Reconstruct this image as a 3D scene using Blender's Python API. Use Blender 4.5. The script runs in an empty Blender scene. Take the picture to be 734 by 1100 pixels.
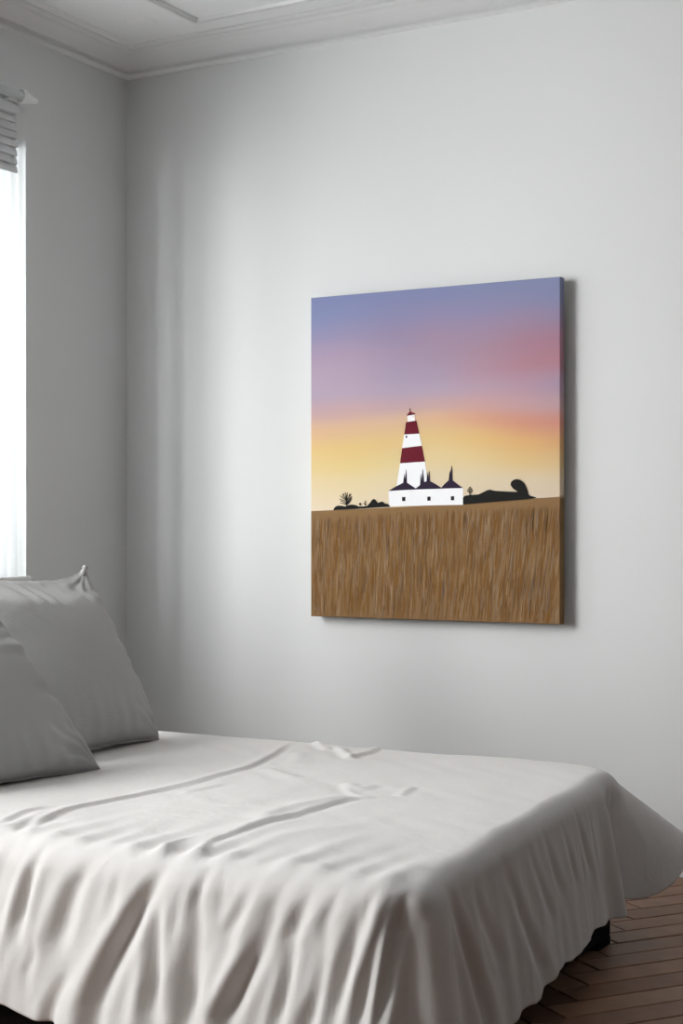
import bpy, bmesh, math, random
import numpy as np
from mathutils import Vector, Matrix
random.seed(7)
D = bpy.data
SC = bpy.context.scene
COL = SC.collection
rad = math.radians

# ------------------------------------------------------------------ camera
W, H = 734, 1100
FPX = 1638.0
HOR = 567.0
YAW = rad(29.3)
CX, CY, CZ = 3.30, -4.33, 1.008
FW = (-math.sin(YAW), math.cos(YAW))
RT = (math.cos(YAW), math.sin(YAW))
cam_d = D.cameras.new('camera')
cam = D.objects.new('camera', cam_d)
COL.objects.link(cam)
cam.location = (CX, CY, CZ)
cam.rotation_euler = (rad(90), 0, YAW)
cam_d.sensor_fit = 'VERTICAL'
cam_d.sensor_height = 36.0
cam_d.lens = FPX / H * 36.0
cam_d.shift_y = (HOR - H / 2) / H
cam_d.clip_start = 0.05
SC.camera = cam

# ------------------------------------------------------------------ light and exposure
SC.view_settings.view_transform = 'Standard'
SC.view_settings.look = 'None'
SC.view_settings.gamma = 1.0
SC.view_settings.use_curve_mapping = False
SC.view_settings.exposure = 0.0
world = D.worlds.new('sky')
SC.world = world
world.use_nodes = True
bg = world.node_tree.nodes['Background']
bg.inputs[0].default_value = (0.965, 0.985, 1.0, 1)
bg.inputs[1].default_value = 4.4

def area(name, loc, target, sx, sy, power, col, spread=180):
    l = D.lights.new(name, 'AREA')
    l.shape = 'RECTANGLE'; l.size = sx; l.size_y = sy
    l.energy = power; l.color = col; l.spread = rad(spread)
    o = D.objects.new(name, l); COL.objects.link(o)
    o.location = loc
    d = Vector(target) - Vector(loc)
    o.rotation_euler = d.to_track_quat('-Z', 'Y').to_euler()
    return o
DAY = (0.99, 0.995, 1.0)
# bright overcast sky outside the seen and the added window of the left wall
area('daylight', (-1.3, -4.8, 2.2), (0.9, -0.9, 1.2), 1.3, 3.2, 325, DAY)

# ------------------------------------------------------------------ helpers
def at(px, py, X=None, Y=None, Z=None):
    """point of the place seen at a pixel of the photograph, on a plane of the place"""
    k = (px - W / 2) / FPX
    d = (FW[0] + k * RT[0], FW[1] + k * RT[1], -(py - HOR) / FPX)
    if X is not None: t = (X - CX) / d[0]
    elif Y is not None: t = (Y - CY) / d[1]
    else: t = (Z - CZ) / d[2]
    return (CX + t * d[0], CY + t * d[1], CZ + t * d[2])

def s2l(c):
    return tuple(((v / 255) / 12.92) if v / 255 <= 0.04045 else (((v / 255) + 0.055) / 1.055) ** 2.4 for v in c)

def mat(name, col, rough=0.8, spec=0.3, noise=None, bump=None, wave=None, attr=None, sheen=0, trans=0):
    m = D.materials.new(name); m.use_nodes = True
    nt = m.node_tree; n = nt.nodes; b = n['Principled BSDF']
    b.inputs['Base Color'].default_value = (*col[:3], 1)
    b.inputs['Roughness'].default_value = rough
    b.inputs['Specular IOR Level'].default_value = spec
    if sheen: b.inputs['Sheen Weight'].default_value = sheen
    tc = n.new('ShaderNodeTexCoord')
    csock = None
    if attr:
        a = n.new('ShaderNodeAttribute'); a.attribute_name = attr; csock = a.outputs['Color']
    if noise:
        sc_, amt = noise
        t = n.new('ShaderNodeTexNoise'); t.inputs['Scale'].default_value = sc_; t.inputs['Detail'].default_value = 5
        nt.links.new(tc.outputs['Object'], t.inputs['Vector'])
        mr = n.new('ShaderNodeMapRange'); mr.inputs['To Min'].default_value = 1 - amt; mr.inputs['To Max'].default_value = 1 + amt
        nt.links.new(t.outputs['Fac'], mr.inputs['Value'])
        mx = n.new('ShaderNodeVectorMath'); mx.operation = 'SCALE'
        if csock: nt.links.new(csock, mx.inputs[0])
        else: mx.inputs[0].default_value = col[:3]
        nt.links.new(mr.outputs[0], mx.inputs['Scale'])
        csock = mx.outputs[0]
    if csock: nt.links.new(csock, b.inputs['Base Color'])
    if bump:
        sc_, st, dist = bump
        t = n.new('ShaderNodeTexNoise'); t.inputs['Scale'].default_value = sc_; t.inputs['Detail'].default_value = 4
        nt.links.new(tc.outputs['Object'], t.inputs['Vector'])
        bp = n.new('ShaderNodeBump'); bp.inputs['Strength'].default_value = st; bp.inputs['Distance'].default_value = dist
        nt.links.new(t.outputs['Fac'], bp.inputs['Height'])
        nt.links.new(bp.outputs[0], b.inputs['Normal'])
    return m

def weave(m, scale=420, strength=0.25):
    nt = m.node_tree; n = nt.nodes; b = n['Principled BSDF']
    tc = n.new('ShaderNodeTexCoord')
    hs = []
    for ax in ('X', 'Z' if False else 'Y', 'Z'):
        w = n.new('ShaderNodeTexWave'); w.bands_direction = ax; w.inputs['Scale'].default_value = scale
        w.inputs['Distortion'].default_value = 1.5
        nt.links.new(tc.outputs['Object'], w.inputs['Vector']); hs.append(w)
    a1 = n.new('ShaderNodeMath'); a2 = n.new('ShaderNodeMath')
    nt.links.new(hs[0].outputs['Fac'], a1.inputs[0]); nt.links.new(hs[1].outputs['Fac'], a1.inputs[1])
    nt.links.new(a1.outputs[0], a2.inputs[0]); nt.links.new(hs[2].outputs['Fac'], a2.inputs[1])
    bp = n.new('ShaderNodeBump'); bp.inputs['Strength'].default_value = strength; bp.inputs['Distance'].default_value = 0.0015
    nt.links.new(a2.outputs[0], bp.inputs['Height'])
    if b.inputs['Normal'].links:
        nt.links.new(b.inputs['Normal'].links[0].from_socket, bp.inputs['Normal'])
    nt.links.new(bp.outputs[0], b.inputs['Normal'])

def link(name, me, parent=None, m=None, smooth=False):
    o = D.objects.new(name, me); COL.objects.link(o)
    if parent is not None: o.parent = parent
    if m is not None:
        for x in (m if isinstance(m, (list, tuple)) else [m]): me.materials.append(x)
    if smooth:
        me.polygons.foreach_set('use_smooth', [True] * len(me.polygons))
    return o

def bm_obj(name, bm, m, parent=None, smooth=False):
    me = D.meshes.new(name); bm.to_mesh(me); bm.free()
    return link(name, me, parent, m, smooth)

def box(bm, x0, x1, y0, y1, z0, z1, bevel=0.0, seg=2):
    r = bmesh.ops.create_cube(bm, size=1.0)
    vs = r['verts']
    for v in vs:
        v.co = Vector((x0 if v.co.x < 0 else x1, y0 if v.co.y < 0 else y1, z0 if v.co.z < 0 else z1))
    if bevel:
        es = list({e for v in vs for e in v.link_edges})
        bmesh.ops.bevel(bm, geom=es, offset=bevel, segments=seg, profile=0.6, affect='EDGES')

def cyl(bm, p0, p1, r0, r1=None, seg=20, cap=True):
    r1 = r0 if r1 is None else r1
    p0, p1 = Vector(p0), Vector(p1); d = p1 - p0
    q = d.to_track_quat('Z', 'Y').to_matrix().to_4x4()
    bmesh.ops.create_cone(bm, cap_ends=cap, segments=seg, radius1=r0, radius2=r1, depth=d.length,
                          matrix=Matrix.Translation((p0 + p1) / 2) @ q)

def grid_mesh(name, P, close_u=False, flip=False):
    """P: (n, m, 3) array -> quad mesh"""
    n, m_, _ = P.shape
    me = D.meshes.new(name)
    idx = np.arange(n * m_).reshape(n, m_)
    if close_u: idx = np.vstack([idx, idx[:1]])
    a, b, c, d = idx[:-1, :-1], idx[1:, :-1], idx[1:, 1:], idx[:-1, 1:]
    F = np.stack([a, b, c, d] if not flip else [a, d, c, b], -1).reshape(-1, 4)
    me.vertices.add(n * m_); me.vertices.foreach_set('co', P.reshape(-1).astype(np.float32))
    me.loops.add(F.size); me.loops.foreach_set('vertex_index', F.reshape(-1).astype(np.int32))
    me.polygons.add(len(F)); me.polygons.foreach_set('loop_start', np.arange(0, F.size, 4, dtype=np.int32))
    me.update(calc_edges=True); me.validate()
    return me

def structure(o):
    o['kind'] = 'structure'; return o

def thing(name, loc, label, cat, group=None):
    o = D.objects.new(name, None); COL.objects.link(o); o.location = loc
    o.empty_display_size = 0.1
    tag(o, label, cat, group); return o

def tag(o, label, cat, group=None):
    o['label'] = label; o['category'] = cat
    if group: o['group'] = group
    return o

# ------------------------------------------------------------------ materials
M_wall = mat('painted_plaster', (0.675, 0.685, 0.68), 0.9, 0.15, noise=(1.3, 0.015), bump=(60, 0.08, 0.002))
M_ceil = mat('ceiling_plaster', (0.86, 0.87, 0.87), 0.9, 0.15, noise=(1.5, 0.01), bump=(50, 0.05, 0.002))
M_dark = mat('unseen_wall_low_bounce', (0.125, 0.127, 0.13), 0.9, 0.15, noise=(1.3, 0.015), bump=(60, 0.08, 0.002))  # dark tone given to the unseen walls to cut bounced light
M_trim = mat('white_trim_paint', (0.80, 0.80, 0.80), 0.5, 0.4, noise=(4, 0.01))
M_sheet = mat('linen_sheet', (0.675, 0.66, 0.64), 0.92, 0.1, noise=(9, 0.03), bump=(55, 0.22, 0.004), sheen=0.1)
weave(M_sheet, 300, 0.12)
M_pil = mat('woven_pillow_cotton', (0.44, 0.44, 0.43), 0.6, 0.4, noise=(8, 0.03), bump=(30, 0.2, 0.004))
weave(M_pil, 130, 0.5)
M_pil2 = mat('smooth_pillow_cotton', (0.41, 0.41, 0.405), 0.75, 0.2, noise=(6, 0.03), bump=(25, 0.2, 0.004))
weave(M_pil2, 300, 0.15)
M_matt = mat('mattress_ticking', (0.55, 0.54, 0.52), 0.9, 0.1, noise=(12, 0.04), bump=(80, 0.2, 0.003))
M_black = mat('black_stained_wood', (0.008, 0.007, 0.007), 0.9, 0.1, noise=(20, 0.2), bump=(40, 0.1, 0.002))
M_blind = mat('grey_blind_fabric', (0.66, 0.67, 0.68), 0.9, 0.1, noise=(30, 0.05))
M_metal = mat('painted_rod_metal', (0.62, 0.64, 0.64), 0.45, 0.5, noise=(20, 0.02))

# ------------------------------------------------------------------ setting
RX, RY, RZ = 4.4, -5.6, 2.68       # right wall, wall behind the camera, ceiling
TH = 0.25
WA0, WA1 = -2.10, -0.535            # first window (its edge is just in the frame)
WB0, WB1, WBZ = -4.50, -2.10, 2.56      # unseen window, added taller to let daylight onto upper wall and ceiling
WZ0, WZ1 = 0.83, 2.225
def left_wall():
    bm = bmesh.new()
    z0, z1 = 0, RZ + 0.1
    for (a, b) in ((RY - .1, WB0), (WA1, TH)):
        box(bm, -TH, 0, a, b, z0, z1)
    for (a, b, lo, hi) in ((WB0, WB1, WZ0, WBZ), (WA0, WA1, WZ0, WZ1)):
        box(bm, -TH, 0, a, b, z0, lo); box(bm, -TH, 0, a, b, hi, z1)
    return structure(bm_obj('wall_left', bm, M_wall))
left_wall()
bm = bmesh.new(); box(bm, 0, RX + .1, 0, TH, 0, RZ + .1); structure(bm_obj('wall_back', bm, M_wall))
bm = bmesh.new(); box(bm, RX, RX + .15, RY - .1, 0, 0, RZ + .1); structure(bm_obj('wall_right', bm, M_dark))
bm = bmesh.new(); box(bm, 0, RX, RY - .15, RY, 0, RZ + .1); structure(bm_obj('wall_front', bm, M_dark))

# ceiling with a sunk field, ribbed border and plaster cornice
def ceiling():
    bm = bmesh.new()
    px, py = 0.46, -0.23
    zc = 2.655
    box(bm, 0, px, RY, 0, zc, RZ + .12)                      # left border
    box(bm, px, RX, py, 0, zc, RZ + .12)                     # back border
    box(bm, px, RX, RY, py, zc + 0.012, RZ + .12)            # the sunk field
    return structure(bm_obj('ceiling', bm, M_ceil))
ceiling()
def sweep(name, prof, m):
    """profile (distance from the wall, height) mitred round the far corner, along the left and back walls"""
    path = []
    P = []
    for (d, z) in prof:
        P.append([(d, RY, z), (d, -d, z), (RX, -d, z)])
    P = np.array(P)
    me = grid_mesh(name, P)
    return structure(link(name, me, None, m))
prof = [(0, 2.588), (.010, 2.588), (.016, 2.594), (.018, 2.602), (.012, 2.610), (.014, 2.616), (.022, 2.618),
        (.030, 2.622), (.042, 2.631), (.058, 2.638), (.076, 2.641), (.078, 2.646), (.094, 2.646), (.102, 2.650), (.104, 2.656)]
sweep('trim_1', prof, M_ceil)
def bead(name, x0, y0, h, w, m):
    pr = []
    for k in range(9):
        a = math.pi * k / 8
        pr.append((w * math.cos(a), h * math.sin(a)))
    P = []
    for (o, dz) in pr:
        P.append([(x0 + o, RY, 2.6555 - dz), (x0 + o, y0 - o, 2.6555 - dz), (RX, y0 - o, 2.6555 - dz)])
    return structure(link(name, grid_mesh(name, np.array(P)), None, m, True))
bead('trim_2', 0.135, -0.135, 0.007, 0.009, M_ceil)
bead('trim_3', 0.448, -0.222, 0.010, 0.008, M_ceil)

# skirting boards
def base(name, f):
    bm = bmesh.new(); f(bm); return structure(bm_obj(name, bm, M_trim))
base('baseboard_back', lambda b: (box(b, 0, RX, -0.016, 0, 0, 0.085), box(b, 0, RX, -0.010, 0, 0.085, 0.10, 0.003)))
base('baseboard_left', lambda b: (box(b, 0, 0.016, RY, -0.016, 0, 0.085), box(b, 0, 0.010, RY, -0.010, 0.085, 0.10, 0.003)))

# herringbone parquet
def floor():
    me = D.meshes.new('floor')
    pw, n = 0.085, 5
    pl = pw * n
    verts, faces, cols = [], [], []
    ang = rad(54)
    ca, sa = math.cos(ang), math.sin(ang)
    g = 0.0016
    def plank(x0, y0, x1, y1):
        cx, cy = (x0 + x1) / 2, (y0 + y1) / 2
        wx, wy = cx * ca - cy * sa + 2.3, cx * sa + cy * ca - 2.2
        if not (-0.3 < wx < RX + .3 and RY - .3 < wy < 0.3): return
        b = len(verts)
        dz = random.uniform(-.0004, .0004)
        bv = 0.0022
        for (x, y, z) in ((x0 + g, y0 + g, -.004), (x1 - g, y0 + g, -.004), (x1 - g, y1 - g, -.004), (x0 + g, y1 - g, -.004),
                          (x0 + g + bv, y0 + g + bv, dz), (x1 - g - bv, y0 + g + bv, dz), (x1 - g - bv, y1 - g - bv, dz), (x0 + g + bv, y1 - g - bv, dz)):
            verts.append((x * ca - y * sa + 2.3, x * sa + y * ca - 2.2, z))
        f = [(b + 4, b + 5, b + 6, b + 7), (b, b + 1, b + 5, b + 4), (b + 1, b + 2, b + 6, b + 5), (b + 2, b + 3, b + 7, b + 6), (b + 3, b, b + 4, b + 7)]
        faces.extend(f)
        t = random.random()
        base_ = np.array([0.165, 0.082, 0.048]) * (1 - t) + np.array([0.30, 0.165, 0.10]) * t
        base_ *= random.uniform(.85, 1.15)
        cols.extend([tuple(base_)] * 5)
    R_ = 60
    # herringbone: every plank is n squares long, the pattern steps one square on each row
    for j in range(-R_, R_):
        for i in range(-R_, R_):
            x = (i * 2 * n + j) * pw; y = j * pw
            if abs(x) < 6 and abs(y) < 6:
                plank(x, y, x + pl, y + pw)
                plank(x + pl, y - pl + pw, x + pl + pw, y + pw)
    me.from_pydata(verts + [(-.1, RY - .1, -.006), (RX + .1, RY - .1, -.006), (RX + .1, .1, -.006), (-.1, .1, -.006)], [],
                   faces + [tuple(len(verts) + k for k in range(4))])
    cols.append((0.02, 0.012, 0.008))
    ca_ = me.attributes.new('tint', 'FLOAT_COLOR', 'FACE')
    ca_.data.foreach_set('color', np.array([(*c, 1) for c in cols], dtype=np.float32).reshape(-1))
    m = D.materials.new('parquet'); m.use_nodes = True
    nt = m.node_tree; nn = nt.nodes; b = nn['Principled BSDF']
    a = nn.new('ShaderNodeAttribute'); a.attribute_name = 'tint'
    tc = nn.new('ShaderNodeTexCoord')
    t = nn.new('ShaderNodeTexNoise'); t.inputs['Scale'].default_value = 14; t.inputs['Detail'].default_value = 8
    nt.links.new(tc.outputs['Object'], t.inputs['Vector'])
    mr = nn.new('ShaderNodeMapRange'); mr.inputs['To Min'].default_value = .6; mr.inputs['To Max'].default_value = 1.4
    nt.links.new(t.outputs['Fac'], mr.inputs['Value'])
    vm = nn.new('ShaderNodeVectorMath'); vm.operation = 'SCALE'
    nt.links.new(a.outputs['Color'], vm.inputs[0]); nt.links.new(mr.outputs[0], vm.inputs['Scale'])
    nt.links.new(vm.outputs[0], b.inputs['Base Color'])
    b.inputs['Roughness'].default_value = .5
    b.inputs['Specular IOR Level'].default_value = .3
    bp = nn.new('ShaderNodeBump'); bp.inputs['Strength'].default_value = .15; bp.inputs['Distance'].default_value = .002
    nt.links.new(t.outputs['Fac'], bp.inputs['Height']); nt.links.new(bp.outputs[0], b.inputs['Normal'])
    return structure(link('floor', me, None, m))
floor()

# windows: frame, mullions, panes, sill
def glass_mat():
    m = D.materials.new('window_glass'); m.use_nodes = True
    nt = m.node_tree; nn = nt.nodes; nn.remove(nn['Principled BSDF'])
    tr = nn.new('ShaderNodeBsdfTransparent'); gl = nn.new('ShaderNodeBsdfGlossy'); gl.inputs['Roughness'].default_value = 0.02
    mx = nn.new('ShaderNodeMixShader'); mx.inputs[0].default_value = 0.06
    nt.links.new(tr.outputs[0], mx.inputs[1]); nt.links.new(gl.outputs[0], mx.inputs[2])
    nt.links.new(mx.outputs[0], nn['Material Output'].inputs['Surface'])
    return m
M_glass = glass_mat()
def window(name, y0, y1, z0, z1):
    fx0, fx1 = -0.23, -0.18
    bm = bmesh.new()
    f = 0.045
    for a in (y0, y1 - f): box(bm, fx0, fx1, a, a + f, z0, z1, .004)
    for a in (z0, z1 - f): box(bm, fx0, fx1, y0 + f, y1 - f, a, a + f, .004)
    ym = (y0 + y1) / 2
    ms = [y0 + (y1 - y0) * k / 3 for k in (1, 2)]
    for q in ms: box(bm, fx0 + .005, fx1 - .005, q - .025, q + .025, z0 + f, z1 - f, .004)
    w = structure(bm_obj(name, bm, M_trim))
    for a, b in ((y0 + f, ms[0] - .025), (ms[0] + .025, ms[1] - .025), (ms[1] + .025, y1 - f)):
        bm = bmesh.new(); box(bm, fx0 + .02, fx0 + .026, a, b, z0 + f, z1 - f); bm_obj('window_pane', bm, M_glass, w)
    bm = bmesh.new(); box(bm, fx1, 0.03, y0 + .002, y1 - .002, z0, z0 + .022, .006)
    bm_obj('window_sill', bm, M_trim, w)
    return w
window('window_1', WA0, WA1, WZ0, WZ1)
window('added_window', WB0, WB1, WZ0, WBZ)

# ------------------------------------------------------------------ bed
BX0, BX1, BY0, BY1 = 0.12, 2.10, -2.15, -0.75
ZT = 0.43
bed = thing('bed', (1.1, -1.45, 0), 'low double bed with black base and mattress hidden under the draped grey sheet', 'bed')
def bed_part(name, bm, m, **k):
    for v in bm.verts: v.co -= Vector((1.1, -1.45, 0))
    return bm_obj(name, bm, m, bed, **k)
bm = bmesh.new(); box(bm, BX0 + .05, BX1 - .04, BY0 + .06, BY1 - .035, 0.02, 0.19, .006); bed_part('bed_base', bm, M_black)
bm = bmesh.new(); box(bm, BX0 + .05, BX1 - .055, BY0 + .055, BY1 - .055, 0.19, ZT - .024, .075, 5); bed_part('mattress', bm, M_matt, smooth=True)
for (x, y) in ((BX0 + .09, BY0 + .1), (BX0 + .09, BY1 - .075), (BX1 - .08, BY0 + .1), (BX1 - .08, BY1 - .075)):
    bm = bmesh.new(); box(bm, x - .04, x + .04, y - .04, y + .04, 0, 0.02, .003); bed_part('leg', bm, M_black)

# ------------------------------------------------------------------ draped sheet
def seg_dist(x, y, pts, closed=False):
    """distance, signed side and arc fraction of the nearest point of a polyline"""
    best = np.full(x.shape, 1e9); side = np.zeros(x.shape); frac = np.zeros(x.shape)
    L = [0]
    for k in range(len(pts) - 1):
        L.append(L[-1] + math.hypot(pts[k + 1][0] - pts[k][0], pts[k + 1][1] - pts[k][1]))
    for k in range(len(pts) - 1):
        ax, ay = pts[k]; bx, by = pts[k + 1]
        dx, dy = bx - ax, by - ay; l2 = dx * dx + dy * dy + 1e-12
        t = np.clip(((x - ax) * dx + (y - ay) * dy) / l2, 0, 1)
        ex, ey = x - ax - t * dx, y - ay - t * dy
        d = np.hypot(ex, ey)
        m = d < best
        best = np.where(m, d, best)
        side = np.where(m, np.sign(dx * ey - dy * ex), side)
        frac = np.where(m, (L[k] + t * math.sqrt(l2)) / L[-1], frac)
    return best, side, frac

def smoothpoly(pts, it=2):
    for _ in range(it):
        q = [pts[0]]
        for a, b in zip(pts[:-1], pts[1:]):
            q.append((a[0] * .75 + b[0] * .25, a[1] * .75 + b[1] * .25)); q.append((a[0] * .25 + b[0] * .75, a[1] * .25 + b[1] * .75))
        q.append(pts[-1]); pts = q
    return pts

def top_pts(px): return smoothpoly([at(x, y, Z=ZT)[:2] for x, y in px])
def near_pts(px): return smoothpoly([(lambda p: (p[0], p[2]))(at(x, y, Y=BY0 - .06)) for x, y in px])
def foot_pts(px): return smoothpoly([(lambda p: (p[1], p[2]))(at(x, y, X=BX1 + .05)) for x, y in px])

def taper(fr, a=.12, b=.12):
    return np.clip(fr / a, 0, 1) ** .8 * np.clip((1 - fr) / b, 0, 1) ** .8

TOP_CREASES = [  # pixels, height, width of the soft flank, width of the steep flank, which side is steep
    ([(30, 893), (40, 883), (65, 871), (101, 863), (151, 853), (202, 843), (237, 833), (277, 820), (297, 808), (318, 796)], .0056, .024, .007, -1),
    ([(-20, 895), (0, 884), (25, 872), (50, 868), (80, 866)], .004, .014, .006, -1),
    ([(0, 900), (20, 886), (40, 875), (60, 870)], .003, .014, .007, -1),
    ([(215, 918), (218, 910), (227, 903), (252, 896), (282, 883), (323, 873), (353, 863), (372, 858), (402, 855)], .0062, .026, .007, -1),
    ([(275, 880), (300, 872), (330, 864), (360, 857), (385, 856)], .0062, .040, .016, -1),
    ([(150, 945), (156, 931), (171, 914), (190, 904), (212, 898)], .0048, .014, .007, -1),
    ([(195, 853), (215, 849), (238, 843)], .003, .014, .008, -1),
    ([(336, 797), (343, 800), (350, 806), (357, 804), (366, 806), (372, 813), (384, 818)], .0065, .016, .010, -1),
    ([(372, 817), (385, 811), (400, 808), (413, 798)], .0048, .020, .008, -1),
    ([(305, 822), (318, 820), (322, 808)], .0035, .030, .020, 1),
    ([(285, 826), (300, 832), (322, 836)], .003, .026, .018, 1),
    ([(369, 842), (376, 851), (390, 857), (404, 855)], .003, .016, .009, -1),
    ([(376, 842), (384, 848), (405, 843)], .003, .016, .012, -1),
    ([(430, 854), (436, 849), (444, 844)], .003, .014, .008, -1),
    ([(285, 905), (330, 893), (380, 886), (430, 872)], .002, .030, .030, -1),
    ([(120, 905), (160, 885), (210, 872)], .002, .030, .020, -1),
    ([(320, 930), (360, 905), (400, 895)], .002, .030, .020, -1),
    ([(240, 868), (290, 858), (330, 840)], .0018, .040, .030, -1),
]
NEAR_FOLDS = [   # pixels, depth, half width
    ([(22, 900), (13, 930), (6, 960), (2, 1000)], .022, .013),
    ([(78, 915), (66, 945), (55, 966), (45, 1022)], .020, .020),
    ([(108, 925), (104, 950), (100, 975)], .010, .012),
    ([(150, 935), (141, 956), (121, 1002), (101, 1052), (92, 1085)], .036, .018),
    ([(148, 975), (151, 1002), (152, 1050), (151, 1092)], .032, .016),
    ([(200, 925), (196, 941), (189, 976)], .028, .010),
    ([(197, 985), (194, 1010), (190, 1062), (192, 1098)], .028, .018),
    ([(216, 915), (215, 940), (214, 960)], .016, .009),
    ([(248, 945), (243, 975), (228, 1010)], .016, .014),
    ([(272, 1000), (262, 1030), (245, 1065), (232, 1100)], .034, .018),
    ([(316, 950), (308, 975), (292, 1017)], .022, .015),
    ([(336, 1035), (333, 1062), (322, 1110)], .030, .014),
    ([(370, 965), (363, 1017), (353, 1062), (348, 1100)], .026, .015),
    ([(396, 975), (388, 1010), (384, 1060), (378, 1110)], .026, .014),
    ([(60, 1050), (50, 1070), (44, 1090)], .018, .014),
    ([(18, 1010), (22, 1030), (16, 1050)], .016, .012),
    ([(345, 945), (338, 975), (330, 1000)], .014, .010),
    ([(410, 950), (404, 1000), (400, 1060), (396, 1110)], .030, .010),
    ([(385, 935), (380, 960), (374, 990)], .012, .009),
    ([(300, 1000), (297, 1050), (288, 1105)], .020, .011),
    ([(172, 960), (170, 985), (166, 1010)], .010, .010),
    ([(290, 940), (280, 960), (272, 985)], .012, .012),
]
FOOT_FOLDS = [
    ([(452, 945), (462, 980), (470, 1010), (487, 1078), (492, 1110)], .026, .020),
    ([(480, 935), (492, 975), (512, 1030)], .010, .022),
    ([(525, 915), (538, 955), (548, 995), (566, 1040)], .014, .022),
    ([(560, 900), (568, 935), (584, 985)], .009, .018),
    ([(580, 885), (590, 920), (600, 960)], .012, .018),
    ([(604, 870), (612, 905), (620, 950)], .009, .014),
    ([(622, 850), (632, 890), (640, 940)], .010, .014),
    ([(641, 846), (646, 890), (649, 940)], .007, .010),
]

def sheet():
    rc = 0.10
    # perimeter as a rounded rectangle, anticlockwise from the near left corner
    pts, nrm, zone = [], [], []
    r_ = 0.07
    x0, x1, y0, y1 = BX0 + r_, BX1 - .048, BY0 + r_, BY1 - .055
    def side_(ax, ay, bx, by, nx, ny, z):
        n = int(math.hypot(bx - ax, by - ay) / 0.0065)
        for k in range(n):
            t = k / n
            pts.append((ax + (bx - ax) * t, ay + (by - ay) * t)); nrm.append((nx, ny)); zone.append((z, t))
    def corner(cx, cy, a0, z, n=90, rc=rc):
        for k in range(n):
            a = a0 + math.pi / 2 * k / n
            pts.append((cx + rc * math.cos(a), cy + rc * math.sin(a)))
            if z == 3: a = a0 + math.pi / 2 * (k / n) ** .62
            nrm.append((math.cos(a), math.sin(a))); zone.append((z, k / n))
    rn = .055
    side_(x0 + rc, y0, x1 - rn, y0, 0, -1, 0)
    corner(x1 - rn, y0 + rn, -math.pi / 2, 1, 90, rn)
    side_(x1, y0 + rn, x1, y1 - rc, 1, 0, 2)
    corner(x1 - rc, y1 - rc, 0, 3, 150)
    side_(x1 - rc, y1, x0 + rc, y1, 0, 1, 4)
    corner(x0 + rc, y1 - rc, math.pi / 2, 5, 50)
    side_(x0, y1 - rc, x0, y0 + rc, -1, 0, 6)
    corner(x0 + rc, y0 + rc, math.pi, 7, 50)
    p = np.array(pts); nn = np.array(nrm); zi = np.array([z for z, _ in zone]); zt = np.array([t for _, t in zone])
    # smooth normals a little so the corners open gently
    K = len(p)
    s = np.concatenate([[0], np.cumsum(np.hypot(*(np.roll(p, -1, 0) - p).T))[:-1]])
    # length of the drop
    Ld = np.full(K, .34)
    Ld = np.where(zi == 0, .30 + .12 * zt ** 2, Ld)
    Ld = np.where(zi == 1, .42 - .035 * zt, Ld)
    Ld = np.where(zi == 2, .385 - .06 * zt ** .7, Ld)
    ct = zt
    Ld = np.where(zi == 3, .315 + .07 * np.sin(np.pi * np.clip(ct, 0, 1)) ** 1.0, Ld)
    Ld = np.where(zi == 4, .33, Ld)
    Ld = np.where(zi == 5, .33, Ld); Ld = np.where(zi == 6, .30, Ld); Ld = np.where(zi == 7, .30, Ld)
    Ld = Ld + .006 * np.sin(s * 23) + .004 * np.sin(s * 51 + 1)
    # outward flare of the skirt
    fl = np.full(K, .12)
    fl = np.where(zi == 0, .12 + .10 * zt ** 2, fl)
    fl = np.where(zi == 1, .22 - .12 * zt + .12 * np.sin(np.pi * zt), fl)
    fl = np.where(zi == 2, .10 + .02 * zt, fl)
    fl = np.where(zi == 3, .12 + 1.5 * np.exp(-((ct - .62) / .26) ** 2) * np.clip(ct / .3, 0, 1) , fl)
    fl = np.where(zi == 4, .12 + .30 * np.exp(-(zt / .07)), fl)
    ker = np.exp(-np.linspace(-2, 2, 17) ** 2); ker /= ker.sum()
    def smooth(v): return np.convolve(np.concatenate([v[-8:], v, v[:8]]), ker, 'valid')
    fl = smooth(fl); Ld = smooth(smooth(Ld))
    NR, NT = 84, 130
    rbase = smooth(smooth(np.choose(zi, [.07, .062, .048, .048, .055, .06, .07, .07]).astype(float)))
    rows = []
    # ---- top: rings from the middle to the perimeter
    cx, cy = (x0 + x1) / 2, (y0 + y1) / 2
    for k in range(NT):
        q = 0.002 + 0.998 * (k / NT)
        X = cx + (p[:, 0] - cx) * q; Y = cy + (p[:, 1] - cy) * q
        rows.append(np.stack([X, Y, np.full(K, ZT), np.zeros(K), np.zeros(K), np.zeros(K)], -1))
    # ---- roll and skirt
    for k in range(NR):
        w = k / (NR - 1)
        d = w * Ld
        rr = rbase + .045 * smooth(((zi == 3) * np.sin(np.pi * np.clip(zt * 1.05 - .05, 0, 1))).astype(float))
        the = math.pi / 2 - np.arctan(fl)
        arc = rr * the
        th = np.clip(d / rr, 0, the)
        ox = rr * np.sin(th); oz = rr * (1 - np.cos(th))
        dd = np.clip(d - arc, 0, None)
        oo = fl
        lean = oo / np.sqrt(1 + oo * oo); dn = 1 / np.sqrt(1 + oo * oo)
        ox = ox + dd * lean; oz = oz + dd * dn
        X = p[:, 0] + nn[:, 0] * ox; Y = p[:, 1] + nn[:, 1] * ox
        rows.append(np.stack([X, Y, ZT - oz, nn[:, 0] * np.sin(th), nn[:, 1] * np.sin(th), d], -1))
    A = np.array(rows).transpose(1, 0, 2)     # K x rows x 6
    X, Y, Z, NX, NY, DD = [A[..., i].copy() for i in range(6)]
    S = np.broadcast_to(s[:, None], X.shape)
    istop = np.arange(X.shape[1])[None, :] < NT
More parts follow.
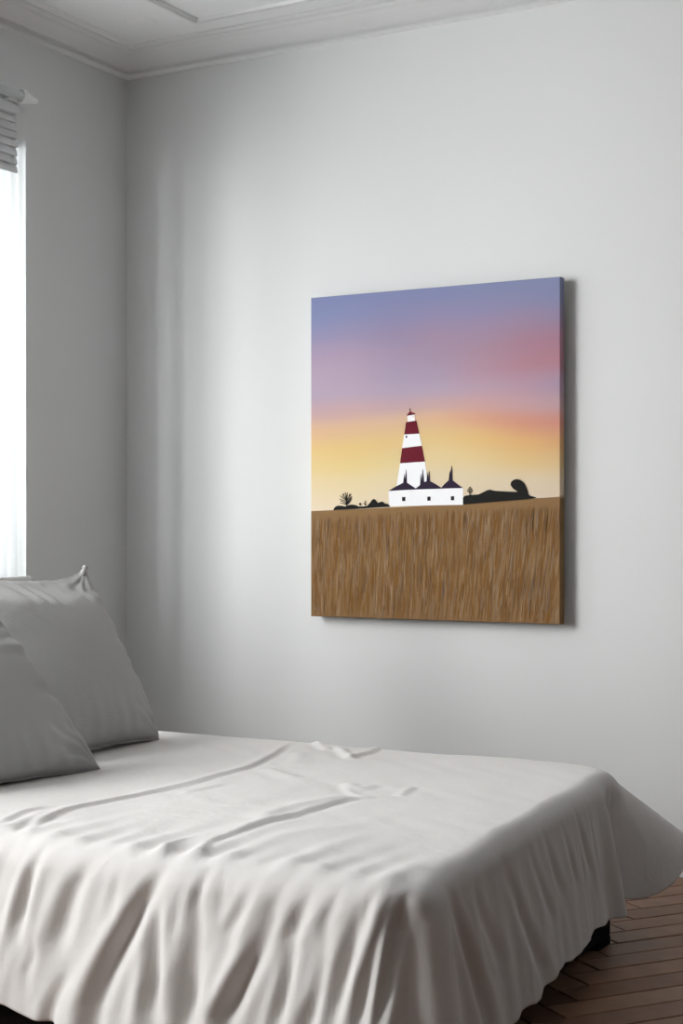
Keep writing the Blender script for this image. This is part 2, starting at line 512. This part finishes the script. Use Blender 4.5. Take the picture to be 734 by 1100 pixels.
    # the sheet's foot edge runs a little askew, further out at the near corner
    X += .115 * np.clip((-.85 - Y) / 1.3, 0, 1.15) * np.clip((X - 1.0) / .9, 0, 1) ** 1.5
    x1 = x1 + .115 * np.clip((-.85 - Y) / 1.3, 0, 1.15)
    # ---- wrinkles of the top
    dz = np.zeros(X.shape)
    edge = np.minimum(np.minimum(X - x0, x1 - X), np.minimum(Y - y0, y1 - Y))
    for (px, h, ws, wt, sd) in TOP_CREASES:
        d, sg, fr = seg_dist(X, Y, top_pts(px))
        w = np.where(sg * sd > 0, wt, ws)
        dz += h * np.exp(-(d / w) ** 2) * taper(fr, .1, .15) - .35 * h * np.exp(-((d - wt * 2.2) / (wt * 1.6)) ** 2) * (sg * sd > 0) * taper(fr, .1, .15)
    calm = np.clip((X - 1.0) / .35, 0, 1)
    dz += calm * .0022 * np.sin(X * 9 + Y * 4 + 1.2 * np.sin(Y * 7)) + calm * .0012 * np.sin(X * 21 - Y * 17 + 2 * np.sin(X * 5)) + .0004 * np.sin(X * 47 + Y * 33 + 2 * np.sin(Y * 19))
    # small radiating puckers where the cloth turns over the near edge
    pk = np.exp(-np.clip(Y - y0, 0, None) / .10) * (.0032 * np.sin(X * 58 + 3 * np.sin(X * 11)) + .0026 * np.sin(X * 97 + 2.3))
    dz += pk * np.clip((X - .4) / .3, 0, 1)
    fade = np.clip(1 - DD / .05, 0, 1)
    Z += dz * fade
    # ---- folds of the skirt, pushed along the outward normal
    g = np.clip((DD - .012) / .10, 0, 1)
    g2 = np.clip(DD / .36, 0, 1)
    dn = np.zeros(X.shape)
    near = ((zi == 0) | (zi == 7) | (zi == 1))[:, None] & (np.abs(NY) > .25) | (zi == 0)[:, None]
    def fold(s_, pts, h, w, mask):
        pts = sorted(pts, key=lambda q: -q[1])
        zz = np.array([q[1] for q in pts]); ss = np.array([q[0] for q in pts])
        lo, hi = zz[-1], zz[0]
        if lo < .16:                                            # runs out through the hem
            ss = np.append(ss, ss[-1] + (ss[-1] - ss[-2]) / max(zz[-2] - zz[-1], .01) * .1); zz = np.append(zz, lo - .1); lo = -1
        sc = np.interp(-Z, -zz, ss)
        tp = np.clip((hi + .04 - Z) / .20, 0, 1); tp = tp * tp * (3 - 2 * tp)
        if lo > 0:
            t2 = np.clip((Z - lo + .06) / .10, 0, 1); tp = tp * t2 * t2 * (3 - 2 * t2)
        ww = w * (.75 + .5 * np.clip((hi - Z) / .25, 0, 1))
        d = (s_ - sc) / ww
        return np.where(mask > 0, -h * np.exp(-d * d) * tp + .30 * h * np.exp(-((np.abs(d) - 1.9) / 1.0) ** 2) * tp, 0) * g * mask
    mn = (np.clip(-nn[:, 1], 0, 1) ** 2)[:, None] * np.ones(X.shape)
    mf = (np.clip(nn[:, 0], 0, 1) ** 2 * ((zi == 1) | (zi == 2)))[:, None] * np.ones(X.shape)
    for (px, h, w) in NEAR_FOLDS: dn += fold(X, near_pts(px), h * .74, w, mn)
    for (px, h, w) in FOOT_FOLDS: dn += fold(Y, foot_pts(px), h * .5, w, mf)
    shear = np.where(zi == 0, .22, np.where(zi == 2, -.13, 0))
    for _ in range(8): shear = smooth(shear)
    ph = S + DD * shear[:, None]
    wav = .010 * np.sin(ph * 41 + 1.6 * np.sin(ph * 9)) + .006 * np.sin(ph * 73 + 2.0 * np.sin(ph * 13) + 1) + .0036 * np.sin(ph * 137 + DD * 9 + 2.5 * np.sin(ph * 17)) * (.6 + .4 * np.sin(ph * 29 + 2))
    zamp = np.choose(zi, [.6, .3, .2, .2, .6, .7, .6, .7])
    zamp = smooth(zamp.astype(float))[:, None]
    dn += wav * g2 ** .8 * zamp * 1.0
    # deep tuck beside the near foot corner, and the fold that closes the foot panel at the far corner
    c1 = np.where(zi == 1, zt, np.where(zi == 0, (zt - 1) * 12, np.where(zi == 2, 1 + zt * 8, 99)))[:, None]
    dn += g * g2 ** .5 * (.016 * np.exp(-((c1 - .16) / .11) ** 2) - .034 * np.exp(-((c1 - .40) / .16) ** 2) + .008 * np.exp(-((c1 - .80) / .14) ** 2))
    c3 = np.where(zi == 3, zt, np.where(zi == 2, (zt - 1) * 9, 99))[:, None]
    dn += g * g2 ** .7 * (.030 * np.exp(-((c3 + .75) / .22) ** 2) - .050 * np.exp(-((c3 + .12) / .30) ** 2))
    X += NX * dn; Y += NY * dn
    Z = np.maximum(Z, .006)
    P = np.stack([X, Y, Z], -1)
    me = grid_mesh('bed_sheet', P, close_u=True, flip=True)
    o = link('bed_sheet', me, None, M_sheet, True)
    sm = o.modifiers.new('thickness', 'SOLIDIFY'); sm.thickness = .003; sm.offset = -1
    return tag(o, 'pale grey linen sheet draped over the bed, hanging in folds almost to the floor', 'bed sheet')
sheet()

# ------------------------------------------------------------------ pillows
def pillow(name, c, T, m, label, pinch=.07, wr=1.0, seed=1, knots=(), ear=.03):
    """c: bottom right, bottom left, top right, top left corners; T: half thickness"""
    rnd = random.Random(seed)
    n = 90
    u = np.linspace(-1, 1, n + 1)
    u = np.sign(u) * (1 - (1 - np.abs(u)) ** 1.25)
    U, V = np.meshgrid(u, u, indexing='ij')       # U: right(-1) to left(+1) ; V: bottom to top
    c = [Vector(q) for q in c]
    base = (c[0] + c[1]) / 2
    def bil(U, V):
        Uu = U * (1 - pinch * (1 - V * V)); Vv = V * (1 - pinch * (1 - U * U))
        a = (Uu + 1) / 2; b = (Vv + 1) / 2
        P = 0
        for q, w in zip(c, ((1 - a) * (1 - b), a * (1 - b), (1 - a) * b, a * b)):
            P = P + np.array(q)[None, None, :] * w[..., None]
        return P
    nor = ((c[1] - c[0]).cross(c[2] - c[0])).normalized()
    if nor.x < 0: nor = -nor
    eu, ev = (c[1] - c[0]).normalized(), (c[2] - c[0]).normalized()
    prof = ((1 - U * U) * (1 - V * V))
    th = T * np.clip(prof, 0, 1) ** .34 * (1 + .10 * (-V))
    # puckers that run in from the seams
    def puck(U, V, s):
        eU = 1 - np.abs(U); eV = 1 - np.abs(V)
        w = np.zeros(U.shape)
        w += np.exp(-(eV / .28) ** 1.5) * (np.sin(U * 19 + s) + .7 * np.sin(U * 33 + 2 * s + 2 * V)) * np.clip(eV / .05, 0, 1)
        w += np.exp(-(eU / .28) ** 1.5) * (np.sin(V * 17 + s * 1.3) + .7 * np.sin(V * 31 + s)) * np.clip(eU / .05, 0, 1)
        # diagonal pulls from the corners
        for (a, b) in ((-1, -1), (-1, 1), (1, -1), (1, 1)):
            d = np.hypot(U - a, V - b); an = np.arctan2(V - b, U - a)
            w += 1.6 * np.exp(-(d / .38) ** 2) * np.sin(an * 15 + s + a) * np.clip(d / .1, 0, 1)
        return w
    P0 = bil(U, V)
    P0[..., 2] -= ear * (1 - np.exp(-(1 + U) / .14)) * np.clip((V + .2) / 1.2, 0, 1) ** 2
    P0[..., 2] -= .0005 * np.clip(1 - U * U, 0, 1) ** .5 * np.clip((1 - V) / 2, 0, 1) ** 3
    out = []
    for sg in (1, -1):
        q_ = np.clip((V - .48) / .52, 0, 1); cut = 1 - .62 * q_ * q_ * (3 - 2 * q_) * (sg > 0)
        h = th * cut + .004 * q_ * (1 - q_) * 4 * np.sin(U * 24 + 2 * np.sin(U * 7)) * (1 - np.abs(U)) ** .3 + .0042 * wr * puck(U, V, seed * 2.1 + sg) * np.clip(prof * 12, 0, 1) + .004 * wr * np.sin(U * 4 + seed) * np.sin(V * 5 + 1) * np.clip(prof * 4, 0, 1)
        out.append(P0 + sg * h[..., None] * np.array(nor)[None, None, :])
    F, B = out
    B[0, :], B[-1, :], B[:, 0], B[:, -1] = F[0, :], F[-1, :], F[:, 0], F[:, -1]
    for q in (F, B):
        q[..., 2] = np.where(q[..., 2] < ZT + .0012, ZT + .0012 - (ZT + .0012 - q[..., 2]) * .02, q[..., 2])
    root = thing(name, (base.x, base.y, ZT), *label)
    off = np.array([base.x, base.y, ZT])
    P = np.concatenate([F.reshape(-1, 3), B.reshape(-1, 3)]) - off
    N = n + 1
    bm = bmesh.new()
    vs = [bm.verts.new(x) for x in P]
    for i in range(n):
        for j in range(n):
            a, b, c_, d = i * N + j, (i + 1) * N + j, (i + 1) * N + j + 1, i * N + j + 1
            bm.faces.new([vs[k] for k in (a, b, c_, d)])
            bm.faces.new([vs[k + N * N] for k in (d, c_, b, a)])
    bmesh.ops.remove_doubles(bm, verts=bm.verts, dist=1e-5)
    bmesh.ops.recalc_face_normals(bm, faces=bm.faces)
    bm_obj('pillow_cover', bm, m, root, True)
    # stitched flange round the rim
    loop = [F[i, 0] for i in range(n)] + [F[n, j] for j in range(n)] + [F[n - i, n] for i in range(n)] + [F[0, n - j] for j in range(n)]
    cen = P0.mean((0, 1))
    bm = bmesh.new(); rings = []
    nv = Vector(nor)
    L = len(loop)
    for k, q in enumerate(loop):
        q = Vector(q); t = (Vector(loop[(k + 1) % L]) - Vector(loop[k - 1])).normalized()
        o_ = t.cross(nv).normalized()
        if o_.dot(q - Vector(cen)) < 0: o_ = -o_
        w = .0045 + .0006 * math.sin(k * .37)
        cr = .0008 * math.sin(k * .45)
        ring = []
        for (a, b) in ((-.004, .0022), (w, .0014), (w, -.0014), (-.004, -.0022)):
            z = q + o_ * a + nv * (b + (cr if a > 0 else 0)) - Vector(off)
            z.z = max(z.z, .0008)
            ring.append(bm.verts.new(z))
        rings.append(ring)
    for k in range(L):
        a, b = rings[k], rings[(k + 1) % L]
        for j in range(4):
            bm.faces.new((a[j], a[(j + 1) % 4], b[(j + 1) % 4], b[j]))
    bmesh.ops.recalc_face_normals(bm, faces=bm.faces)
    bm_obj('seam', bm, m, root, True)
    # gathered corner tips
    for ci in knots:
        q = c[ci]; dirn = (q - Vector(cen)).normalized()
        bm = bmesh.new()
        for a, b, r0, r1 in ((-.03, .0, .010, .006), (.0, .006, .006, .0085), (.006, .014, .0085, .004)):
            cyl(bm, q + dirn * a - Vector(off), q + dirn * b - Vector(off), r0, r1, 12)
        bm_obj('corner_tip', bm, m, root, True)
    return root

bk = [at(170, 794, Z=ZT + .001), (.86, -1.53, ZT + .001), at(91, 611, Y=-.93), (.50, -1.50, .925)]
pillow('pillow', bk, .085, M_pil,
       ('square grey woven pillow standing nearest the far wall, one corner pointing up', 'pillow', 'pillows at the head of the bed'),
       pinch=.065, wr=.6, seed=3, knots=(2,))
fr = [at(106, 826, Z=ZT + .001), (.93, -1.99, ZT + .001), at(-24, 634, X=.72), (.66, -2.02, .86)]
pillow('pillow', fr, .075, M_pil2,
       ('smooth grey pillow in front of the woven one, cut off by the left edge', 'pillow', 'pillows at the head of the bed'),
       pinch=.04, wr=1.3, seed=5)

# ------------------------------------------------------------------ picture on the wall
PD = 0.055
PX0, _, PZ1 = at(334, 320, Y=-PD)
PX1 = at(602, 297, Y=-PD)[0]
PZ0 = at(334, 662, Y=-PD)[2]
EG = 0.95                                  # paint keeps its own colour; the daylight on the wall is a little under full white
GX = [0, .18, .36, .52, .7, .86, 1.0]
SKY = [  # photo row at the left edge, colours left to right
    (320, [(118, 126, 168)] * 2 + [(120, 127, 166)] * 2 + [(120, 128, 163)] * 3),
    (345, [(122, 130, 170), (126, 130, 168), (130, 128, 164), (136, 128, 162), (133, 128, 163), (130, 128, 162), (126, 129, 163)]),
    (362, [(132, 132, 168), (138, 132, 164), (142, 128, 158), (150, 128, 152), (148, 128, 155), (146, 126, 152), (140, 126, 155)]),
    (385, [(158, 140, 166), (160, 140, 164), (154, 136, 160), (154, 132, 154), (158, 128, 146), (160, 120, 138), (160, 116, 134)]),
    (405, [(168, 148, 168), (166, 146, 166), (158, 142, 166), (158, 140, 162), (166, 132, 148), (168, 122, 136), (168, 118, 130)]),
    (425, [(168, 150, 170), (170, 150, 168), (166, 148, 168), (166, 148, 168), (172, 144, 160), (172, 138, 154), (160, 136, 158)]),
    (442, [(184, 152, 154), (188, 154, 152), (182, 152, 156), (184, 152, 152), (188, 148, 146), (184, 146, 150), (178, 144, 150)]),
    (458, [(206, 166, 132), (206, 168, 132), (204, 168, 136), (206, 164, 130), (204, 150, 122), (200, 138, 116), (196, 132, 116)]),
    (478, [(216, 182, 120), (214, 182, 118), (212, 180, 122), (212, 180, 122), (214, 174, 112), (212, 164, 104), (206, 156, 106)]),
    (498, [(214, 188, 130), (214, 188, 126), (212, 188, 132), (212, 188, 136), (212, 184, 130), (210, 178, 122), (206, 174, 124)]),
    (518, [(214, 194, 152), (214, 194, 150), (212, 194, 154), (210, 192, 158), (208, 190, 156), (206, 188, 158), (204, 184, 154)]),
    (552, [(216, 198, 172), (216, 198, 170), (212, 196, 172), (208, 192, 170), (206, 188, 168), (204, 186, 168), (204, 186, 166)]),
    (665, [(216, 198, 172)] * 7)]
def sky_col(u, v):
    row = 320 + (1 - v) * 342
    u = min(max(u, 0), 1)
    row += 5 * math.sin(u * 7 + 1) * math.sin(v * 9)
    row = min(max(row, 320), 664)
    for (r0, c0), (r1, c1) in zip(SKY[:-1], SKY[1:]):
        if r0 <= row <= r1: break
    t = (row - r0) / (r1 - r0); t = t * t * (3 - 2 * t) * .5 + t * .5
    for k in range(6):
        if GX[k] <= u <= GX[k + 1]: break
    w = (u - GX[k]) / (GX[k + 1] - GX[k])
    f = lambda c: np.array(c[k]) * (1 - w) + np.array(c[k + 1]) * w
    c = f(c0) * (1 - t) + f(c1) * t
    g_ = c.mean(); c = g_ + (c - g_) * .90
    return tuple(min(x / EG, .95) for x in s2l(c))
FIELD = tuple(x / EG for x in s2l((129, 100, 67)))
M_paint = mat('printed_canvas', (.5, .5, .5), .8, .15, attr='print_colour', bump=(700, .08, .0006))

def picture():
    bm = bmesh.new()
    cl = bm.loops.layers.float_color.new('print_colour')
    def face(vs, cols):
        f = bm.faces.new(vs)
        for l, c in zip(f.loops, cols): l[cl] = (*c, 1)
        return f
    nu, nv = 48, 72
    rx = .003
    def P(u, v): return (PX0 + (PX1 - PX0) * u, PZ0 + (PZ1 - PZ0) * v)
    def hz(x):     # height of the field's edge
        a = at(334, 549, Y=-PD); m_ = at(500, 540.5, Y=-PD); b = at(602, 533.5, Y=-PD)
        t = (x - a[0]) / (b[0] - a[0])
        tm = (m_[0] - a[0]) / (b[0] - a[0])
        c2 = ((m_[2] - a[2]) / tm - (b[2] - a[2])) / (tm - 1)
        c1 = (b[2] - a[2]) - c2
        return a[2] + c1 * t + c2 * t * t
    g = {}
    for i in range(nu + 1):
        for j in range(nv + 1):
            x, z = P(i / nu, j / nv)
            x = min(max(x, PX0 + rx), PX1 - rx); z = min(max(z, PZ0 + rx), PZ1 - rx)
            g[i, j] = bm.verts.new((x, -PD, z))
    for i in range(nu):
        for j in range(nv):
            face([g[i, j], g[i + 1, j], g[i + 1, j + 1], g[i, j + 1]],
                 [sky_col(a / nu, b / nv) for a, b in ((i, j), (i + 1, j), (i + 1, j + 1), (i, j + 1))])
    # wrapped edges, the print runs round them
    rim = [(i, 0) for i in range(nu)] + [(nu, j) for j in range(nv)] + [(nu - i, nv) for i in range(nu)] + [(0, nv - j) for j in range(nv)]
    def out(i, j, o, y):
        x, z = P(i / nu, j / nv)
        x = PX0 + rx - o if i == 0 else PX1 - rx + o if i == nu else x
        z = PZ0 + rx - o if j == 0 else PZ1 - rx + o if j == nv else z
        return (x, y, z)
    prev = [g[k] for k in rim]
    def rc(i, j):
        x, z = P(i / nu, j / nv)
        return tuple(c * .95 for c in FIELD) if z < hz(x) else sky_col(i / nu, j / nv)
    for (o, y) in ((rx * .7, -PD + rx * .3), (rx, -PD + rx), (rx, -.022)):
        cur = [bm.verts.new(out(i, j, o, y)) for i, j in rim]
        L = len(rim)
        for k in range(L):
            q = (k + 1) % L
            face([prev[k], cur[k], cur[q], prev[q]], [rc(*rim[k]), rc(*rim[k]), rc(*rim[q]), rc(*rim[q])])
        prev = cur
    f = bm.faces.new(prev)
    for l in f.loops: l[cl] = (.6, .58, .5, 1)
    # ---- printed shapes, layer by layer
    cnt = []; taken = []
    def poly(pts, col, lay):
        off = lay if isinstance(lay, float) else .0010 + .00003 * len(cnt)
        if not isinstance(lay, float): cnt.append(1)
        vs = [bm.verts.new((min(max(x, PX0 + .002), PX1 - .002), -PD - off, z)) for x, z in pts]
        fc = bm.faces.new(vs)
        c = col if isinstance(col[0], float) else tuple(v / EG for v in s2l(col))
        for l in fc.loops: l[cl] = (*c, 1)
        if len(vs) > 4: bmesh.ops.triangulate(bm, faces=[fc])
    def wp(px, py): a = at(px, py, Y=-PD); return (a[0], a[2])
    # field
    nf = 40
    for k in range(nf):
        xa = PX0 + (PX1 - PX0) * k / nf; xb = PX0 + (PX1 - PX0) * (k + 1) / nf
        poly([(xa, PZ0 + .002), (xb, PZ0 + .002), (xb, hz(xb)), (xa, hz(xa))], FIELD, .00015)
    rr = random.Random(4)
    tones = [(116, 80, 38), (118, 84, 44), (120, 86, 46), (114, 84, 50), (124, 94, 60), (116, 82, 42), (112, 80, 44), (106, 80, 52), (144, 118, 90), (152, 128, 100), (128, 106, 84), (134, 112, 92), (118, 96, 76), (121, 88, 48), (110, 84, 56)]
    for k in range(1900):
        u = rr.random(); v = rr.random()
        x = PX0 + .008 + (PX1 - PX0 - .016) * u
        top = hz(x) - .012
        z = PZ0 - .04 + (top - PZ0 + .04) * v
        h = rr.uniform(.04, .11); lean = rr.gauss(.01 + .10 * u, .035) * h
        if z + h > top: z = top - h * rr.uniform(1, 1.25)
        if z < PZ0 + .003: h -= (PZ0 + .003 - z); z = PZ0 + .003
        w = rr.uniform(.0013, .0036)
        c = rr.choice(tones)
        if sum(c) > 315: w *= .5
        cu = rr.gauss(0, .0015)
        if h < .01: continue
        bx_ = (min(x, x + lean) - w - .002, max(x, x + lean) + w + .002, z, z + h)
        used_ = {q[4] for q in taken if q[0] < bx_[1] and q[1] > bx_[0] and q[2] < bx_[3] and q[3] > bx_[2]}
        lv = next(q for q in range(99) if q not in used_)
        if lv > 16: continue
        taken.append((*bx_, lv))
        poly([(x - w * .4, z), (x + w * .5, z), (x + lean * .5 + w + cu, z + h * .5), (x + lean + w * .2, z + h), (x + lean * .5 - w * .6 + cu, z + h * .5)], c, .00022 + .00004 * lv)
    WH, RED, PUR, BLK, BR = (229, 229, 230), (98, 26, 40), (44, 34, 52), (28, 28, 26), (36, 34, 40)
    Z3 = lambda L: [wp(410 + x / 7.34, 430 + y / 7.34) for x, y in L]
    Z4 = lambda L: [wp(355 + x / 11.29, 520 + y / 11.29) for x, y in L]
    Z5 = lambda L: [wp(490 + x / 6.117, 505 + y / 6.117) for x, y in L]
    # lighthouse tower
    poly(Z3([(147, 497), (344, 483), (374, 700), (116, 700)]), WH, 5)
    poly(Z3([(163, 377), (320, 358), (344, 483), (147, 497)]), RED, 5)
    poly(Z3([(180, 270), (299, 263), (320, 358), (163, 377)]), WH, 5)
    poly(Z3([(194, 172), (277, 160), (299, 263), (180, 270)]), RED, 5)
    poly(Z3([(205, 116), (262, 110), (264, 162), (207, 170)]), WH, 5)
    poly(Z3([(246, 122), (257, 121), (257, 136), (246, 137)]), (226, 205, 190), 6)
    poly(Z3([(197, 120), (218, 96), (223, 88), (231, 87), (240, 94), (271, 105), (262, 113), (205, 122)]), RED, 6)
    poly(Z3([(223, 90), (224, 64), (229, 64), (230, 90)]), (70, 22, 34), 6)
    def disc(cx, cy, rx_, ry_, col, lay, ff=Z3, n=14):
        poly(ff([(cx + rx_ * math.cos(2 * math.pi * k / n), cy + ry_ * math.sin(2 * math.pi * k / n)) for k in range(n)]), col, lay)
    disc(226, 71, 6, 6, (70, 22, 34), 7)
    disc(198, 288, 8, 9, BR, 6)
    # cottages
    poly(Z3([(56, 712), (645, 690), (645, 824), (62, 836)]), WH, 6)
    poly(Z3([(54, 715), (110, 682), (150, 662), (172, 650), (200, 648), (225, 664), (275, 697), (275, 703)]), PUR, 7)
    poly(Z3([(262, 703), (300, 674), (325, 652), (350, 640), (385, 638), (420, 656), (476, 690), (476, 697)]), PUR, 7)
    poly(Z3([(466, 697), (500, 658), (528, 634), (545, 624), (562, 630), (600, 660), (645, 692)]), PUR, 7)
    for (bx, tx, ty, by, w) in ((180, 181, 588, 655, 7), (192, 196, 553, 655, 9), (315, 312, 585, 668, 8), (330, 326, 548, 660, 9),
                                (365, 362, 575, 645, 7), (376, 378, 562, 645, 8), (540, 541, 565, 632, 8), (549, 555, 522, 632, 10)):
        w *= 1.25; poly(Z3([(bx - w, by + 6), (bx + w, by + 6), (tx + 4, ty + 32), (tx + 1.5, ty - 6), (tx - 1.5, ty - 6), (tx - 4, ty + 32)]), PUR, 8)
    for (x, y) in ((164, 763), (363, 760), (549, 757)):
        poly(Z3([(x, y), (x + 26, y - 1), (x + 26, y + 31), (x, y + 32)]), BR, 8)
    # dark scrub on the left, bare tree and bushes
    poly(Z4([(40, 316), (50, 290), (70, 270), (100, 260), (150, 264), (185, 272), (220, 256), (265, 247), (310, 255), (350, 272), (400, 270), (450, 264),
             (485, 225), (510, 190), (530, 180), (550, 188), (580, 228), (600, 238), (612, 218), (632, 210), (650, 228), (665, 236), (700, 238), (725, 262), (725, 275), (560, 284), (400, 296), (200, 308)]), BLK, 7)
    def stick(a, b, w0, w1, ff, col=BLK, lay=8):
        (x0, y0), (x1, y1) = a, b; L = math.hypot(x1 - x0, y1 - y0); nx, ny = -(y1 - y0) / L, (x1 - x0) / L
        poly(ff([(x0 + nx * w0, y0 + ny * w0), (x1 + nx * w1, y1 + ny * w1), (x1 - nx * w1, y1 - ny * w1), (x0 - nx * w0, y0 - ny * w0)]), col, lay)
    stick((198, 275), (196, 180), 6, 4, Z4)
    for (a, b) in (((197, 245), (120, 228)), ((197, 235), (135, 205)), ((197, 215), (115, 178)), ((197, 200), (120, 140)), ((196, 190), (150, 122)), ((196, 190), (185, 98)),
                   ((196, 190), (212, 102)), ((197, 200), (255, 118)), ((197, 215), (262, 165)), ((197, 228), (268, 180)), ((197, 240), (250, 205)), ((197, 250), (235, 228)),
                   ((160, 175), (140, 150)), ((230, 150), (238, 120)), ((160, 130), (172, 112)), ((225, 185), (265, 150)), ((150, 210), (120, 200))):
        stick(a, b, 5.5, 3.2, Z4)
    disc(366, 243, 15, 16, (52, 48, 40), 8, Z4); disc(428, 214, 10, 10, BLK, 8, Z4); disc(427, 245, 12, 14, BLK, 8, Z4); disc(412, 232, 8, 5, BLK, 8, Z4)
    # hill with the leaning tree on the right
    poly(Z5([(48, 226), (48, 182), (58, 170), (90, 163), (150, 160), (180, 145), (205, 133), (225, 128), (260, 136), (290, 142), (350, 141), (410, 143), (440, 130),
             (478, 160), (488, 168), (520, 176), (532, 182), (500, 188), (400, 197), (250, 209), (120, 220)]), BLK, 7)
    blob = []
    for k in range(40):
        t = k / 40 * 2 * math.pi
        blob.append((t, 1 + .05 * math.sin(5 * t) + .04 * math.sin(11 * t + 1)))
    poly(Z5([(405, 141), (375, 120), (361, 98), (364, 78), (380, 64), (402, 59), (424, 64), (441, 76), (455, 92), (462, 112), (471, 130), (476, 150), (480, 172), (440, 172), (415, 160)]), BLK, 7)
    stick((93, 166), (93, 120), 3, 2, Z5)
    for (x, y, r) in ((93, 114, 7), (84, 124, 6), (103, 124, 6), (80, 136, 7), (106, 136, 7), (92, 130, 6), (88, 145, 6), (101, 146, 6)):
        disc(x, y, r * .75, r * .8, (62, 58, 46), 8, Z5, 8)
    return bm
pbm = picture()
pic = bm_obj('canvas_picture', pbm, M_paint)
tag(pic, 'unframed canvas picture of a red and white striped lighthouse at sunset on the wall', 'picture')

# ------------------------------------------------------------------ window dressing
cz = at(25, 104, X=.07)
rod = thing('curtain_rod', (0.07, WA1 - .02, cz[2]), 'pale curtain rod with cone finial above the window on the left wall', 'curtain rod')
def sub(name, bm, m, root, **k):
    for v in bm.verts: v.co -= root.location
    return bm_obj(name, bm, m, root, **k)
ye = at(23, 104, X=.07)[1]
zr = cz[2]
bm = bmesh.new(); cyl(bm, (.07, -2.2, zr), (.07, ye, zr), .014, seg=24); sub('pole', bm, M_metal, rod, smooth=True)
bm = bmesh.new()
yt = at(40, 104, X=.07)[1]
cyl(bm, (.07, ye - .004, zr), (.07, ye + .006, zr), .020, .024, 24); cyl(bm, (.07, ye + .006, zr), (.07, yt - .004, zr), .022, .008, 24)
cyl(bm, (.07, yt - .004, zr), (.07, yt, zr), .008, .004, 24)
sub('finial', bm, M_trim, rod)
for y in (ye - .03, -2.17):
    bm = bmesh.new(); box(bm, 0, .008, y - .012, y + .012, zr - .010, zr + .035, .002); box(bm, .006, .07, y - .005, y + .005, zr - .006, zr + .006, .001)
    sub('bracket', bm, M_metal, rod)

# folded fabric blind gathered at the top of the window
blind = thing('roman_blind', (0.03, -1.25, 2.2), 'grey fabric blind gathered in soft folds at the top of the window', 'blind')
yb0, yb1 = -2.13, at(20, 140, X=.045)[1]
zb1 = zr - .017; zb0 = at(18, 186, X=.045)[2]
bm = bmesh.new(); box(bm, 0.0, .05, yb0, yb1, zb1 - .035, zb1, .004); sub('head_rail', bm, M_blind, blind)
nf = 7; rows = 84
A = []
for i in range(rows + 1):
    t = i / rows
    z = zb1 - .035 - (zb1 - .035 - zb0) * t
    b = abs(math.sin(math.pi * t * nf))
    fx = .028 + .010 * b + .006 * t
    z += .006 * math.cos(math.pi * t * nf * 2)
    row = []
    for j in range(41):
        y = yb0 + (yb1 - yb0) * j / 40
        row.append((fx + .002 * math.sin(j * .9 + i * .1), y, z - .004 * math.sin(j * .2)))
    A.append(row)
me = grid_mesh('blind_fabric', np.array(A) - np.array(blind.location))
o = link('blind_fabric', me, blind, M_blind, True)
sm = o.modifiers.new('thickness', 'SOLIDIFY'); sm.thickness = .0025

# sheer curtain drawn to the side of the window
def sheer_mat():
    m = D.materials.new('sheer_voile'); m.use_nodes = True
    nt = m.node_tree; nn = nt.nodes; nn.remove(nn['Principled BSDF'])
    df = nn.new('ShaderNodeBsdfDiffuse'); tl = nn.new('ShaderNodeBsdfTranslucent'); tr = nn.new('ShaderNodeBsdfTransparent')
    for x in (df, tl): x.inputs['Color'].default_value = (.74, .76, .76, 1)
    tc = nn.new('ShaderNodeTexCoord'); no = nn.new('ShaderNodeTexNoise'); no.inputs['Scale'].default_value = 90
    nt.links.new(tc.outputs['Object'], no.inputs['Vector'])
    mr = nn.new('ShaderNodeMapRange'); mr.inputs['To Min'].default_value = .04; mr.inputs['To Max'].default_value = .08
    nt.links.new(no.outputs['Fac'], mr.inputs['Value'])
    m1 = nn.new('ShaderNodeMixShader'); m1.inputs[0].default_value = .6
    m2 = nn.new('ShaderNodeMixShader')
    nt.links.new(df.outputs[0], m1.inputs[1]); nt.links.new(tl.outputs[0], m1.inputs[2])
    nt.links.new(mr.outputs[0], m2.inputs[0])
    nt.links.new(m1.outputs[0], m2.inputs[1]); nt.links.new(tr.outputs[0], m2.inputs[2])
    nt.links.new(m2.outputs[0], nn['Material Output'].inputs['Surface'])
    return m
M_sheer = sheer_mat()
ys1 = at(27, 400, X=.012)[1]
ys0 = -0.86
A = []
for i in range(61):
    t = i / 60
    z = zb0 + .12 + (.83 - zb0 - .12) * t
    row = []
    for j in range(121):
        q = j / 120
        y = ys1 + (ys0 - ys1) * q
        row.append((.014 + .010 * math.sin(q * 46 + .5 * math.sin(t * 3)) * (.6 + .4 * t) * min(1, q * 8) , y + .003 * math.sin(q * 30 + t * 2) * t, z))
    A.append(row)
me = grid_mesh('sheer_curtain', np.array(A))
o = link('sheer_curtain', me, None, M_sheer, True)
tag(o, 'sheer white curtain glowing with daylight in the window beside the bed', 'curtain')

# plaster rosette in the corner of the ceiling border
def rosette():
    cx, cy, _ = at(152, 23, Z=2.655)
    bm = bmesh.new()
    n = 48; ringsR = [(.0, .010), (.012, .010), (.018, .004), (.026, .003), (.036, .009), (.046, .007), (.052, 0)]
    V = []
    for (r, h) in ringsR:
        row = []
        for k in range(n):
            a = 2 * math.pi * k / n
            rr_ = r * (1 + .06 * math.cos(8 * a))
            row.append((cx + rr_ * math.cos(a), cy + rr_ * math.sin(a), 2.6552 - h * .7))
        V.append(row)
    return structure(link('trim_4', grid_mesh('trim_4', np.array(V).transpose(1, 0, 2), close_u=True), None, M_ceil, True))
rosette()
